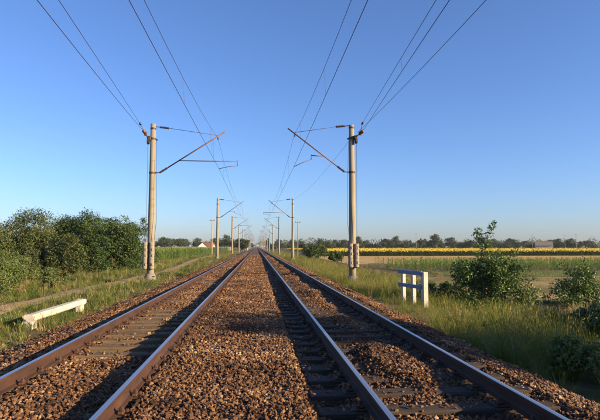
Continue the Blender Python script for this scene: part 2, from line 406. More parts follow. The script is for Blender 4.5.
b = MB(); b.box((0, 0, .028), (.06, .1, .026), bev=.007).tube([(0.005, 0, .03), (0.005, 0, .085)], .013, 6).tube([(0.005, 0, .05), (0.005, 0, .072)], .024, 6)
b.tube([(.045, .05, .016), (.045, .05, .046)], .016, 6)
CLIP = b.mesh('rail_clip', 'iron')
for cx, lab in ((XL, 'left railway track with pale sleepers showing, passing the white parapet'), (XR, 'right railway track with shadowed sleepers, nearest the tall grass')):
    t = thing('railway_track', (cx, 0, 0), lab, 'railway track', 'two parallel railway tracks')
    for s in (-1, 1):
        o = link('rail', RAIL, t, (s * .753, 0, 0), scale=(s, 1, 1))
    rest = MB()
    for k in range(0, 240):
        y = k * .62 - .2 + .31 * 0
        if y < 2.5: continue
        if y > 62:
            rest.box((0, y, -.075), (2.6, .235, .15)); continue
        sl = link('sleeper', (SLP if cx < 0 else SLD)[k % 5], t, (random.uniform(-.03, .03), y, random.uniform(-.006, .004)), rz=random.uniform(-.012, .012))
        if y < 24:
            for s in (-1, 1):
                link('base_plate', PLATE, sl, (s * .753, 0, 0))
                for e in (-1, 1):
                    link('rail_clip', CLIP, sl, (s * .753 + e * .092, 0, .004), rz=0 if e > 0 else math.pi)
    o = rest.build('distant_sleepers', 'sleeper' if cx < 0 else 'sleeper_shaded', t); o['kind'] = 'stuff'

# ------------------------------------------------------------------ overhead line: poles
def insulator(a, b_, mat='insul', rr=.075):
    """ribbed insulator between two points"""
    a, b_ = Vector(a), Vector(b_); pts = []; rad = []
    for k in range(13):
        pts.append(a.lerp(b_, k / 12)); rad.append(rr if k % 2 else rr * .55)
    rad[0] = rad[-1] = rr * .4
    return MB().tube(pts, rad, 8)
CACHE = {}
def cached(key, fn):
    if key not in CACHE: CACHE[key] = fn()
    return CACHE[key]
def lathe_pole():
    b = MB(); b.tube([(0, 0, -.6), (0, 0, 2), (0, 0, 4), (0, 0, 6), (0, 0, 9.2)], [.215, .20, .185, .17, .148], 20); return b.mesh('pole_shaft', 'concrete', True)
def ring_band(z, r):
    return MB().tube([(0, 0, z - .05), (0, 0, z + .05)], r, 18)
def make_pole(x, y, label, long_arm, gzb, anchor=False):
    """s = +1: the arm reaches to +x (pole on the left of the track)"""
    s = 1 if x < 0 else -1
    wx = (-2.25 if s > 0 else 2.1) - x              # where the wires hang, relative to the pole
    D = abs(wx)
    base = gzb
    t = thing('catenary_pole', (x, y, base), label, 'catenary pole', 'concrete poles of the overhead line')
    H = -base                                       # add to turn z above sleepers into local z
    k = (s, long_arm, round(D, 2))
    sh = link('pole_shaft', cached('shaft', lathe_pole), t, (0, 0, 0))
    link('foundation', cached('found', lambda: MB().tube([(0, 0, -.7), (0, 0, .42), (0, 0, .5)], [.34, .30, .24], 16).mesh('foundation', 'foundation', True)), t)
    for z, r in ((8.55, .165), (7.95, .185), (5.95, .195)):
        link('steel_band', cached(('band', z), lambda: ring_band(z, r).mesh('steel_band', 'darkmetal')), t, (0, 0, H))
    # tie from the pole top, tube rising from the foot insulator
    tipx = D + .35; px_ = lambda u: s * u
    foot = (px_(.42), 0, 5.97); tip = (px_(tipx), 0, 8.45); mess = (px_(D - .05), 0, 8.22)
    def part(name, key, fn, mat, smooth=True):
        return link(name, cached((name, key) + k, lambda: fn().mesh(name, mat, smooth)), t, (0, 0, H))
    def brk():
        b = MB(); b.tube([(px_(.15), 0, 5.97), foot], .028, 6); b.tube([(px_(.12), 0, 8.68), (px_(.4), 0, 8.65)], .022, 6); return b
    part('arm_bracket', 0, brk, 'darkmetal')
    d = (Vector(tip) - Vector(foot)).normalized()
    part('foot_insulator', 0, lambda: insulator(foot, Vector(foot) + d * .55), 'insul')
    part('cantilever_tube', 0, lambda: MB().tube([Vector(foot) + d * .5, tip], .038, 8), 'tube')
    part('tie_insulator', 0, lambda: insulator((px_(.38), 0, 8.65), (px_(.92), 0, 8.60)), 'insul')
    part('tie_rod', 0, lambda: MB().tube([(px_(.9), 0, 8.60), (px_(D * .6), 0, 8.42), mess], .013, 6), 'darkmetal')
    part('messenger_clamp', 0, lambda: MB().tube([mess, (mess[0], 0, 8.02)], .022, 6).box((mess[0], 0, 8.02), (.06, .2, .06)), 'darkmetal')
    # steady arm
    def on_tube(z): u = (z - foot[2]) / (tip[2] - foot[2]); return Vector(foot).lerp(Vector(tip), u)
    if long_arm:
        a = on_tube(6.69); e = Vector((px_(D + 1.1), 0, 6.69))
        part('steady_tube', 0, lambda: MB().tube([a, e], .026, 8).tube([e + Vector((0, 0, .05)), e - Vector((0, 0, .28))], .02, 6), 'tube')
        part('registration_arm', 0, lambda: MB().tube([e - Vector((0, 0, .26)), (px_(D + .6), 0, 6.38), (px_(D), 0, 6.24)], .017, 6), 'tube')
    else:
        a = on_tube(6.86); e = Vector((px_(D - 1.0), 0, 6.9))
        if D - 1.0 > abs(a.x): e.x = px_(D - 1.0)
        part('steady_tube', 0, lambda: MB().tube([a, e], .026, 8).tube([e + Vector((0, 0, .06)), e - Vector((0, 0, .24))], .02, 6), 'tube')
        part('registration_arm', 0, lambda: MB().tube([e - Vector((0, 0, .22)), (px_(D - .5), 0, 6.48), (px_(D), 0, 6.24)], .017, 6), 'tube')
    part('arm_stay', 0, lambda: MB().tube([on_tube(8.0), (on_tube(8.0).x + px_(.02), 0, 6.9)] if long_arm else [on_tube(8.1), a], .006, 4), 'wire')
    if anchor:
        link('anchor_bracket', MB().box((-s * .2, -.1, 7.95), (.2, .34, .26), bev=.03).tube([(-s * .2, -.1, 7.95), (-s * .3, -.5, 8.05)], .03, 6).tube([(-.26, 0, 7.9), (.26, 0, 7.9)], .045, 8).mesh('anchor_bracket', 'darkmetal'), t, (0, 0, H))
        link('pulley', MB().tube([(-.06 - s * .22, -.22, 7.75), (.06 - s * .22, -.22, 7.75)], .17, 14).mesh('pulley', 'darkmetal'), t, (0, 0, H))
        link('tail_cable', MB().tube([(s * .2, -.1, 7.8), (s * .28, -.2, 5.5), (s * .33, -.25, 3.2), (s * .24, -.3, 2.05 if s > 0 else 2.3)], .011, 5).mesh('tail_cable', 'wire'), t, (0, 0, H))
        link('stay_cable', MB().tube([(-s * .22, -.36, 7.75), (-s * .2, -.3, 2.0)], .009, 5).mesh('stay_cable', 'wire'), t, (0, 0, H))
        link('guide_frame', MB().box((0, -.24, 2.25), (.62, .05, .06), bev=.01).box((0, -.24, .35), (.62, .05, .06), bev=.01).mesh('guide_frame', 'darkmetal'), t)
    return t
ORD = ['first', 'second', 'third', 'fourth', 'fifth', 'sixth', 'seventh', 'eighth', 'ninth', 'tenth', 'eleventh', 'twelfth', 'thirteenth', 'fourteenth']
PLX, PRX = -6.05, 5.45
SPAN = 46.0; NP = 13
PL = [(PLX if k == 0 else -5.75, 30 + SPAN * k) for k in range(NP)]
PR = [(PRX if k == 0 else 5.3, 28.8 + SPAN * k) for k in range(NP)]
for k, (x, y) in enumerate(PL):
    make_pole(x, y, ('large near concrete catenary pole left of the tracks beside the dirt path' if k == 0 else f'{ORD[k]} concrete catenary pole along the left track counted from the viewer'), k % 2 == 0, gz(x, y) - .05, k == 0)
for k, (x, y) in enumerate(PR):
    make_pole(x, y, ('large near concrete catenary pole in tall grass right of the tracks' if k == 0 else f'{ORD[k]} concrete catenary pole along the right track counted from the viewer'), k % 2 == 1, gz(x, y) - .05, k == 0)

# counterweights hanging on the two near poles
WM = MB().tube([(0, 0, 0), (0, 0, .012), (0, 0, .150), (0, 0, .162)], [.130, .148, .148, .130], 16).mesh('weight', 'weight')
def weights(x, y, z0, nn, label):
    t = thing('counterweight_stack', (x, y, z0), label, 'counterweight', 'concrete counterweights of the tensioners')
    for k in range(nn):
        link('weight', WM, t, (random.uniform(-.008, .008), random.uniform(-.008, .008), k * .166), rz=random.uniform(0, 6))
    link('hanger_rod', MB().tube([(0, 0, -.06), (0, 0, nn * .166 + .22)], .02, 6).tube([(0, 0, -.05), (0, 0, -.005)], .1, 10).mesh('hanger_rod', 'darkmetal'), t)
    for k in (1, 4, 6):
        link('slot', MB().box((.02, -.138, k * .166 + .083), (.045, .03, .12)).mesh('slot', 'darkmetal'), t)
zl = gz(PLX, 30); zr = gz(PRX, 28.8)
weights(PLX - .24, 29.68, zl * 0 + .43, 9, 'left column of concrete weights on the near left pole')
weights(PLX + .13, 29.64, zl * 0 + .43, 9, 'right column of concrete weights on the near left pole')
weights(PRX - .165, 28.46, zr * 0 + .53, 8, 'left column of concrete weights on the near right pole')
weights(PRX + .165, 28.45, zr * 0 + .53, 8, 'right column of concrete weights on the near right pole')

# ------------------------------------------------------------------ overhead line: wires
def sag(a, b_, s, n_=12):
    a, b_ = Vector(a), Vector(b_); out = []
    for k in range(n_ + 1):
        u = k / n_; p = a.lerp(b_, u); p.z -= s * 4 * u * (1 - u); out.append(p)
    return out
def wire(name, segs, rad, parent):
    pts = []
    for sg in segs: pts += sg if not pts else sg[1:]
    return MB().tube(pts, rad, 5).build(name, 'wire', parent)
def overhead(xs_, y0, zc, label):
    yk = [y0 + SPAN * k for k in range(-1, NP)]
    t = thing('overhead_line', (xs_[1][0], y0, zc), label, 'overhead wire', 'overhead contact lines above the tracks')
    off = Vector((xs_[1][0], y0, zc))
    cs, ms, drops = [], [], []
    for k in range(len(yk) - 1):
        (c0, m0), (c1, m1) = xs_[min(k, 2 + (k % 2)) if k > 2 else k], xs_[min(k + 1, 2 + ((k + 1) % 2)) if k + 1 > 2 else k + 1]
        nseg = 14 if k < 4 else 6
        c = sag((c0, yk[k], zc), (c1, yk[k + 1], zc), .06, nseg); m_ = sag((m0, yk[k], 8.05), (m1, yk[k + 1], 8.05), 1.12, nseg)
        cs.append([p - off for p in c]); ms.append([p - off for p in m_])
        for u in (.1, .3, .5, .7, .9):
            q = u * nseg; i = int(q); f_ = q - i
            drops.append((c[i].lerp(c[i + 1], f_) - off, m_[i].lerp(m_[i + 1], f_) - off))
    wire('contact_wire', cs, .0085, t); wire('messenger_wire', ms, .007, t)
    for a, b_ in drops[:30]:
        MB().tube([a, b_], .0035, 4).build('dropper', 'wire', t)
overhead([(-2.5, -2.62), (-2.22, -2.30), (-2.28, -2.3), (-2.0, -2.1)], 30, 6.24, 'pair of overhead wires above the left track')
overhead([(1.88, 1.85), (2.12, 2.1), (1.95, 2.0), (2.2, 2.1)], 28.8, 6.28, 'pair of overhead wires above the right track')

def anchored(ptsA, ptsB, ends, label, drop_y):
    o0 = Vector(ptsA[0]); t = thing('anchored_wires', o0, label, 'overhead wire')
    def cr(pts, n_=10):
        ys_ = [p[1] for p in pts]; out = []
        ya = np.linspace(ys_[0], ys_[-1], 24)
        cx = np.polyfit(ys_, [p[0] for p in pts], min(2, len(pts) - 1)); cz = np.polyfit(ys_, [p[2] for p in pts], min(2, len(pts) - 1))
        return [Vector((np.polyval(cx, y), y, np.polyval(cz, y))) - o0 for y in ya], (cx, cz)
    A, (ax, az) = cr(ptsA); B, (bx_, bz_) = cr(ptsB)
    MB().tube(A, .0095, 5).build('contact_wire', 'wire', t); MB().tube(B, .0085, 5).build('messenger_wire', 'wire', t)
    for y in drop_y:
        MB().tube([Vector((np.polyval(ax, y), y, np.polyval(az, y))) - o0, Vector((np.polyval(bx_, y), y, np.polyval(bz_, y))) - o0], .0035, 4).build('dropper', 'wire', t)
    a0, b0, e = Vector(A[0]), Vector(B[0]), Vector(ends) - o0
    dA = (Vector(A[1]) - a0).normalized()
    j = a0.lerp(e, .45)
    insulator(a0 + dA * .35, a0 - dA * .05, 'redinsul', .10).build('strain_insulator', 'redinsul', t, True)
    insulator(b0 + (Vector(B[1]) - b0).normalized() * .5, b0, 'insul', .06).build('strain_insulator', 'insul', t, True)
    MB().tube([a0, j, e], .018, 6).tube([b0, j], .014, 6).box(tuple(j), (.16, .1, .22), bev=.02).build('yoke_plate', 'darkmetal', t)
anchored([(-6.42, 29.4, 8.22), (-4.99, 16, 7.02), (-4.45, 10.4, 6.67), (-2.6, -16, 6.3)], [(-6.62, 29.3, 8.62), (-5.0, 16, 7.59), (-4.58, 11.8, 7.35), (-2.7, -16, 7.2)],
         (PLX - .25, 29.5, 8.02), 'pair of anchored wires running from the near left pole towards the viewer', (15.9, 6, -4))
anchored([(5.95, 28.2, 8.18), (4.45, 15.1, 7.14), (4.02, 10.05, 6.84), (2.4, -17, 6.4)], [(5.92, 28.1, 8.62), (4.46, 15.05, 7.58), (4.05, 10.95, 7.3), (2.4, -17, 7.1)],
         (PRX + .28, 28.4, 8.05), 'pair of anchored wires running from the near right pole towards the viewer', (15.2, 6, -4))
def single(pts, label, rad=.009):
    o0 = Vector(pts[0]); b = MB(); full = []
    for a, c in zip(pts[:-1], pts[1:]): full += [p - o0 for p in sag(a, c, .012 * (Vector(c) - Vector(a)).length)]
    o = b.tube(full, rad, 5).build('feeder_wire', 'wire', None, False, o0); tag(o, label, 'wire'); return o
single([(5.72, 28.5, 8.2), (5.35, -17, 8.3)], 'outermost single wire at upper right, running from the near right pole')
single([(PRX - .1, 28.8, 7.85)] + [(x, y, 8.6) for x, y in PR[1:9]], 'thin wire from the near right pole to the second right pole and onward', .007)

# ------------------------------------------------------------------ parapet and guard fence
t = thing('concrete_parapet', (-5.3, 12.55, gz(-5.3, 12.6) - .05), 'low whitewashed concrete parapet beam beside the left track', 'parapet')
zb = gz(-5.3, 14.4) - t.location.z
def rough_bar(name, x0, x1, y0, y1, z0, z1, mat, parent, amp=.012, nseg=14):
    b = MB(); V = []; bev = .03
    ring = [(x0 + bev, z0), (x1 - bev, z0), (x1, z0 + bev), (x1, z1 - bev), (x1 - bev, z1), (x0 + bev, z1), (x0, z1 - bev), (x0, z0 + bev)]
    for i in range(nseg + 1):
        y = y0 + (y1 - y0) * i / nseg
        V += [(x + amp * fbm(x * 3, y, 2, 4 + z), y, z + amp * fbm(x * 3, y, 2, 8 + x)) for x, z in ring]
    F = []
    for i in range(nseg):
        for k in range(8): F.append((i * 8 + k, i * 8 + (k + 1) % 8, i * 8 + 8 + (k + 1) % 8, i * 8 + 8 + k))
    F += [tuple(range(7, -1, -1)), tuple(range(nseg * 8, nseg * 8 + 8))]
    F = [tuple(reversed(f)) for f in F]
    b.add(V, F); return b.build(name, mat, parent)
rough_bar('beam', -.11, .11, 0, 3.75, zb + .17, zb + .335, 'whitewash', t)
for y in (.115, 3.5):
    MB().box((0, y, zb - .02), (.215 if y < 1 else .18, .26, .42), bev=.02).build('support_block', 'whitewash', t)
fpts = [Vector((6.08, 18.2)), Vector((5.9, 18.95)), Vector((5.75, 19.75))]
t = thing('guard_fence', (5.9, 18.95, gz(5.9, 18.95)), 'short white post fence with two blue rails in the right-hand grass', 'fence')
tz = t.location.z; fd = (fpts[2] - fpts[0]); fa = math.atan2(fd.y, fd.x)
for k, (q, w, top) in enumerate(zip(fpts, (.20, .155, .15), (1.28, 1.10, 1.12))):
    zg = gz(q.x, q.y) - tz
    MB().box((q.x - 5.9, q.y - 18.95, zg + (top - .3) / 2), (w, w, top + .3), fa, bev=.02).build('post', 'whitewash', t)
nv = Vector((math.cos(fa + math.pi / 2), math.sin(fa + math.pi / 2)))     # towards the track
for zt, h in ((1.20, .15), (.70, .14)):
    a = fpts[0] + nv * .10; c = fpts[2] + nv * .14 + fd.normalized() * .12
    mid = (a + c) / 2
    MB().box((mid.x - 5.9, mid.y - 18.95, zt), ((c - a).length, .085, h), fa + .02, bev=.015).build('fence_rail', 'bluepaint', t)

# ------------------------------------------------------------------ plants: grass
def tuft(seed, nb, h0, h1, w, lean, spread, mat, heads=False):
    r = np.random.default_rng(seed); V = []; F = []; var = []
    for k in range(nb):
        a = r.uniform(0, 6.28); rad = spread * math.sqrt(r.random()); bx_, by_ = rad * math.cos(r.uniform(0, 6.28)), rad * math.sin(a)
        h = r.uniform(h0, h1); ln = lean * h * r.uniform(.2, 1); dx, dy = math.cos(a), math.sin(a); px, py = -dy * w / 2, dx * w / 2
        v0 = r.random(); o = len(V)
        for u, ww in ((0, 1), (.45, .8), (.8, .5)):
            c = (bx_ + dx * ln * u ** 2, by_ + dy * ln * u ** 2, h * (u - .12 * u * u * lean))
            V += [(c[0] + px * ww, c[1] + py * ww, c[2]), (c[0] - px * ww, c[1] - py * ww, c[2])]
        V.append((bx_ + dx * ln, by_ + dy * ln, h * (1 - .14 * lean)))
        F += [(o, o + 1, o + 3), (o, o + 3, o + 2), (o + 2, o + 3, o + 5), (o + 2, o + 5, o + 4), (o + 4, o + 5, o + 6)]
        var += [v0 * .7, v0 * .7, v0 * .85, v0 * .85, v0, v0, min(1, v0 + .25)]
        if heads and r.random() < .16:
            o = len(V); c = np.array((bx_ + dx * ln, by_ + dy * ln, h)); hh = .10 * r.uniform(.6, 1.5); w_ = w; w = .008
            V += [tuple(c), tuple(c + (w * 1.3, 0, hh * .5)), tuple(c + (-w * 1.3, 0, hh * .5)), tuple(c + (dx * .02, dy * .02, hh)), tuple(c + (0, w * 1.3, hh * .5)), tuple(c + (0, -w * 1.3, hh * .5))]
            F += [(o, o + 1, o + 3), (o, o + 3, o + 2), (o, o + 4, o + 3), (o, o + 3, o + 5)]; var += [1] * 6; w = w_
    return np_mesh('tuft', np.array(V), np.array(F), mat, var)
TALL = variants('tall_grass_shapes', [tuft(k, 30, .22, .8, .0095, .6 + .15 * k, .14, 'grass_green', True) for k in range(4)] + [tuft(20 + k, 18, .4, .85, .009, .45, .10, 'grass_dry', True) for k in range(2)])
SHORT = variants('short_grass_shapes', [tuft(40 + k, 30, .08, .28, .010, .8, .15, 'grass_short') for k in range(4)] + [tuft(60, 20, .1, .32, .009, .7, .12, 'grass_dry', True)])
def scatter_grass(name, regions, col, dens_fn, nvar, dry_p, label, hfn=lambda x, y: 1):
    P, SC, I = [], [], []
    for (x0, x1, y0, y1, dens, s) in regions:
        n_ = int((x1 - x0) * (y1 - y0) * dens)
        X = rng.uniform(x0, x1, n_); Y = rng.uniform(y0, y1, n_)
        for x, y in zip(X, Y):
            k = dens_fn(x, y)
            if k <= 0 or rng.random() > k: continue
            q = s * rng.uniform(.7, 1.25) * (.75 + .35 * k) * hfn(x, y); P.append((x, y, gz(x, y) - .02)); SC.append((q * 1.1, q * 1.1, q))
            I.append(int(rng.integers(0, nvar - dry_p[0])) if rng.random() > dry_p[1] + .25 * fbm(x, y, .25, 33) else nvar - 1 - int(rng.integers(0, dry_p[0])))
    n_ = len(P)
    o = scatter(name, P, np.stack([rng.normal(0, .1, n_), rng.normal(0, .1, n_), rng.uniform(0, 6.28, n_)], 1), SC, I, col)
    print(name, n_)
    return tag(o, label, 'grass')
def right_d(x, y):
    e = 4.05 + .35 * fbm(0, y, .45, 12) + .25 * fbm(0, y, 1.4, 15)
    if x < e: return .05 * (x > e - .5)
    k = .6 + .8 * fbm(x, y, .5, 41) + .5 * fbm(x, y, 1.4, 42)
    if x > 6.2: k -= .10 * (x - 6.2)
    if abs(x - 6.6) < 1.2 and 20 < y < 26: k *= .5
    return max(0, min(1, min(1, (x - e) / .5 + .3) * k))
scatter_grass('tall_verge_grass', [(3.5, 9.5, 5.0, 14, 42, .85), (3.5, 10, 14, 26, 30, .85), (3.6, 10, 26, 48, 16, .9), (3.8, 9, 48, 90, 7, 1.05), (3.8, 9, 90, 180, 2.5, 1.2)], TALL, right_d, 6, (2, .16), 'tall yellow green grass along the right side of the tracks', lambda x, y: (.5 + .5 * min(1, max(0, (x - 4.1) / 2.2))) * (.55 if 4.2 < x < 6.5 and 14 < y < 20 else 1))
def left_d(x, y):
    e = -4.75 + .3 * fbm(0, y, .45, 17)
    if x > e: return .04 * (x < e + .5)
    k = .65 + .7 * fbm(x, y, .4, 43)
    dp = abs(x - path_x(y))
    if dp < .75: k *= .08 + .2 * (dp > .45)
    return max(0, min(1, k * min(1, (e - x) / .4 + .3)))
scatter_grass('left_verge_grass', [(-12, -4.4, 9, 20, 26, .95), (-15, -4.4, 20, 36, 16, 1.05), (-16, -4.4, 36, 60, 8, 1.2), (-12.5, -4.4, 60, 110, 4, 1.4), (-12, -4.4, 110, 200, 1.5, 1.7)], SHORT, left_d, 5, (1, .14), 'short green grass between the left track and the dirt path')
def meadow_d(x, y):
    k = .35 + .9 * fbm(x, y, .25, 51)
    return max(0, min(1, k))
scatter_grass('meadow_grass', [(8.5, 26, 14, 24, 14, .8), (9, 45, 24, 42, 7, .8), (9, 60, 42, 74, 1.6, 1.2)], SHORT, meadow_d, 5, (1, .65), 'patchy dry grass on the open ground behind the leafy bush')
def left_tall_d(x, y):
    k = .2 + .9 * fbm(x, y, .3, 61)
    if abs(x - path_x(y)) < 1.0: k = 0
    return max(0, min(1, k))
scatter_grass('left_tall_grass', [(-16, -9.2, 18, 34, 8, .8), (-16, -9.2, 34, 60, 6, .85), (-12.5, -9, 60, 90, 4, .9), (-6.8, -5.2, 11, 60, 2.0, .55)], TALL, left_tall_d, 6, (2, .35), 'taller yellowed grass in front of the left thicket')

# ------------------------------------------------------------------ plants: crops
def maize_mesh(k, h):
    r = np.random.default_rng(200 + k); V = []; F = []; var = []
    def strip(pts, ws, side, v):
        o = len(V)
        for p, w in zip(pts, ws): V.append(tuple(p + side * w)); V.append(tuple(p - side * w)); var.extend([v, v])
        for i in range(len(pts) - 1): F.append((o + 2 * i, o + 2 * i + 1, o + 2 * i + 3, o + 2 * i + 2))
    for a in (0, 1.57):
        sd_ = np.array([math.cos(a), math.sin(a), 0]); strip([np.array([0, 0, 0.]), np.array([0, 0, h * .95])], [.02, .012], sd_, .4)
        strip([np.array([0, 0, h * .88]), np.array([.03, 0, h * 1.05])], [.03, .05], sd_, 1)
    for q in range(8):
        a = r.uniform(0, 6.28); z = h * (.12 + .1 * q); d = np.array([math.cos(a), math.sin(a), 0]); sd_ = np.array([-d[1], d[0], 0]); L = .55 * r.uniform(.8, 1.2)
        strip([np.array([0, 0, z]), d * L * .5 + (0, 0, z + .28), d * L + (0, 0, z + .12)], [.03, .045, .01], sd_, r.random() * .8)
    return np_mesh('maize_plant', np.array(V), np.array(F), 'maize', var)
MZ = variants('maize_shapes', [maize_mesh(k, 1.75) for k in range(4)])
P, SC = [], []
def rows(x0, x1, y0, y1, dx, dy, p, s, wob=.1):
    for y in np.arange(y0, y1, dy):
        for x in np.arange(x0, x1, dx):
            if rng.random() > p: continue
            X, Y = x + rng.normal(0, wob), y + rng.normal(0, wob)
            P.append((X, Y, gz(X, Y))); q = s * rng.uniform(.8, 1.12); SC.append((q, q, q))
rows(16, 75, 52.5, 56, .4, .6, .8, .64); rows(16, 85, 56, 69, .6, .8, .7, .62)
n_ = len(P); o = scatter('maize_right', P, np.stack([np.zeros(n_), np.zeros(n_), rng.uniform(0, 6.28, n_)], 1), SC, rng.integers(0, 4, n_), MZ)
tag(o, 'green maize rows in front of the straw field on the right', 'maize')
P, SC = [], []
rows(-60, -12.2, 66, 70, .5, .6, .75, 1.02); rows(-17, -12.4, 70, 130, .6, .8, .75, 1.0); rows(-60, -17, 70, 130, 1.3, 1.5, .7, 1.0); rows(-17, -11.8, 130, 240, .9, 1.6, .7, 1.0); rows(-90, -17, 130, 240, 2.2, 2.6, .7, 1.0)
n_ = len(P); o = scatter('maize_left', P, np.stack([np.zeros(n_), np.zeros(n_), rng.uniform(0, 6.28, n_)], 1), SC, rng.integers(0, 4, n_), MZ)
tag(o, 'green maize field beyond the path on the left', 'maize')
def sunflower(k):
    r = np.random.default_rng(300 + k); h = 1.45; objs = MB()
    objs.tube([(0, 0, 0), (.02, 0, h * .6), (0, -.05, h)], .018, 4, 0)
    for q in range(9):
        a = r.uniform(0, 6.28); z = h * (.2 + .085 * q); d = Vector((math.cos(a), math.sin(a), 0)); s_ = Vector((-d.y, d.x, 0)); c = Vector((0, 0, z))
        objs.add([c, c + d * .18 + s_ * .11 + Vector((0, 0, .05)), c + d * .36 - Vector((0, 0, .06)), c + d * .18 - s_ * .11 + Vector((0, 0, .05))], [(0, 1, 2), (0, 2, 3)], 0)
    c = Vector((0, -.07, h)); nrm = Vector((r.uniform(-.5, .5), -.8, r.uniform(.0, .55))).normalized(); a = nrm.orthogonal().normalized(); b_ = nrm.cross(a); V = [c + nrm * .03]
    for q in range(10):
        g = q / 10 * 6.283; V.append(c + (a * math.cos(g) + b_ * math.sin(g)) * (.17 if q % 2 else .12))
    objs.add(V, [(0, 1 + q, 1 + (q + 1) % 10) for q in range(10)], 1)
    V = [c + nrm * .05 + (a * math.cos(q) + b_ * math.sin(q)) * .055 for q in (0, 1.26, 2.5, 3.77, 5)]
    objs.add(V, [(0, 1, 2, 3, 4)], 2)
    return objs.mesh('sunflower', ['sunleaf', 'sunhead', 'wood_dark'])
SF = variants('sunflower_shapes', [sunflower(k) for k in range(5)])
P, SC = [], []
rows(17, 105, 136, 141, .36, .5, .9, 1.0, .12); rows(17, 125, 141, 175, .6, .8, .85, 1.03, .2); rows(17, 210, 175, 290, 1.5, 2.0, .85, 1.08, .5)
n_ = len(P); print('sunflowers', n_)
o = scatter('sunflowers', P, np.stack([np.zeros(n_), np.zeros(n_), rng.normal(.5, .5, n_)], 1), SC, rng.integers(0, 5, n_), SF)
tag(o, 'yellow blooming sunflower field across the middle distance on the right', 'sunflowers')

# ------------------------------------------------------------------ plants: bushes and trees
def leaves(clumps, n_, size, seed, shell=.55, droop=.2, aspect=.55):
    """leaf-sized folded faces through the clumps (cx,cy,cz,r)"""
    r = np.random.default_rng(seed); cl = np.array(clumps); w = cl[:, 3] ** 2; w /= w.sum()
    k = r.choice(len(cl), n_, p=w); d = r.normal(size=(n_, 3)); d /= np.linalg.norm(d, axis=1)[:, None]
    rad = cl[k, 3] * (shell + (1.08 - shell) * r.random(n_) ** .7) * np.where(r.random(n_) < .10, 1.22, 1)
    c = cl[k, :3] + d * rad[:, None] * np.array([1, 1, .82])
    ax = d * .7 + r.normal(size=(n_, 3)) * .75; ax[:, 2] -= droop; ax /= np.linalg.norm(ax, axis=1)[:, None]
    up = d * .4 + r.normal(size=(n_, 3)) * .5 + np.array([0, 0, .6]); sd_ = np.cross(ax, up); sd_ /= np.linalg.norm(sd_, axis=1)[:, None] + 1e-6
    nr = np.cross(sd_, ax); L = size * r.uniform(.6, 1.35, n_)[:, None]
    V = np.stack([c - ax * L * .5, c + sd_ * L * aspect * .5 + nr * L * .1, c + ax * L * .5, c - sd_ * L * aspect * .5 + nr * L * .1], 1).reshape(-1, 3)
    i = np.arange(n_) * 4
    F = np.concatenate([np.stack([i, i + 1, i + 2], 1), np.stack([i, i + 2, i + 3], 1)])
    clv = r.random(len(cl)); var = np.repeat(np.clip(.5 * r.random(n_) + .5 * clv[k], 0, 1), 4)
    return V, F, var
def crown_clumps(rx, ry, z0, z1, n_, seed, rr=(.22, .4), flat=0.0):
    """clumps through an uneven egg-shaped crown"""
    r = np.random.default_rng(seed); out = []; mid = (z0 + z1) / 2; hz = (z1 - z0) / 2; R_ = (rx + ry) / 2
    for k in range(n_):
        d = r.normal(size=3); d /= np.linalg.norm(d); u = r.uniform(.35, 1.0) ** .6
        if d[2] < -.4: d[2] *= .6
        c = r.uniform(*rr) * min(R_, hz * 1.2)
        f_ = .78 + .22 * math.sin(3 * math.atan2(d[1], d[0]) + seed)
        out.append((d[0] * (rx - c * .6) * u * f_, d[1] * (ry - c * .6) * u * f_, mid + d[2] * (hz - c * .6) * u, c))
    return out
def trunk_mesh(name, clumps, z0, r0, seed, stems=1, nb=14):
    r = random.Random(seed); b = MB()
    cl = sorted(clumps, key=lambda c: -c[3])[:nb]; zc = sum(c[2] for c in clumps) / len(clumps)
    roots = [(r.uniform(-.1, .1) * stems, r.uniform(-.1, .1) * stems) for _ in range(stems)]
    for k in range(stems):
        x, y = roots[k]; b.tube([(x, y, -.15), (x * 1.2, y * 1.2, zc * .35), (x * 1.7 + r.uniform(-.05, .05), y * 1.7, zc)], [r0, r0 * .75, r0 * .35], 7)
    for k, c in enumerate(cl):
        x, y = roots[k % stems]; s_ = Vector((x * 1.3, y * 1.3, zc * r.uniform(.2, .6))); e = Vector(c[:3]); m_ = s_.lerp(e, .5) + Vector((0, 0, .08 * e.length * r.uniform(-.3, .6)))
        b.tube([s_, m_, e], [r0 * .5, r0 * .3, r0 * .1], 5)
    return b.mesh(name, 'bark', True)
def plant(name, x, y, label, cat, crown_me, trunk_me, group=None, rz=0, scale=1, crown='crown', trunk='trunk', z=None):
    t = thing(name, (x, y, (gz(x, y) if z is None else z) - .02), label, cat, group, rz)
    s_ = scale if isinstance(scale, tuple) else (scale,) * 3
    link(trunk, trunk_me, t, scale=s_); link(crown, crown_me, t, scale=s_); return t
def make_plant(name, x, y, label, cat, rx, ry, z0, z1, ncl, nl, size, mat, seed, r0=.1, stems=1, rr=(.22, .4), extra=(), group=None, crown='crown', trunk='trunk', shell=.5, aspect=.55, nb=14, lean=(0, 0), skirt=0):
    cl = crown_clumps(rx, ry, z0, z1, ncl, seed, rr) + list(extra)
    if skirt:
        rs = random.Random(seed + 9)
        for k in range(skirt):
            a = rs.uniform(0, 6.28); q = rs.uniform(.45, .95); cl.append((rx * q * math.cos(a), ry * q * math.sin(a), rs.uniform(.1, .3) * z1, rs.uniform(.12, .2) * z1))
    cl = [(c[0] + lean[0] * c[2], c[1] + lean[1] * c[2], c[2], c[3]) for c in cl]
    V, F, var = leaves(cl, nl, size, seed + 1, shell, aspect=aspect)
    return plant(name, x, y, label, cat, np_mesh(crown, V, F, mat, var), trunk_mesh(trunk, cl, z0, r0, seed + 2, stems, nb), group, crown=crown, trunk=trunk)

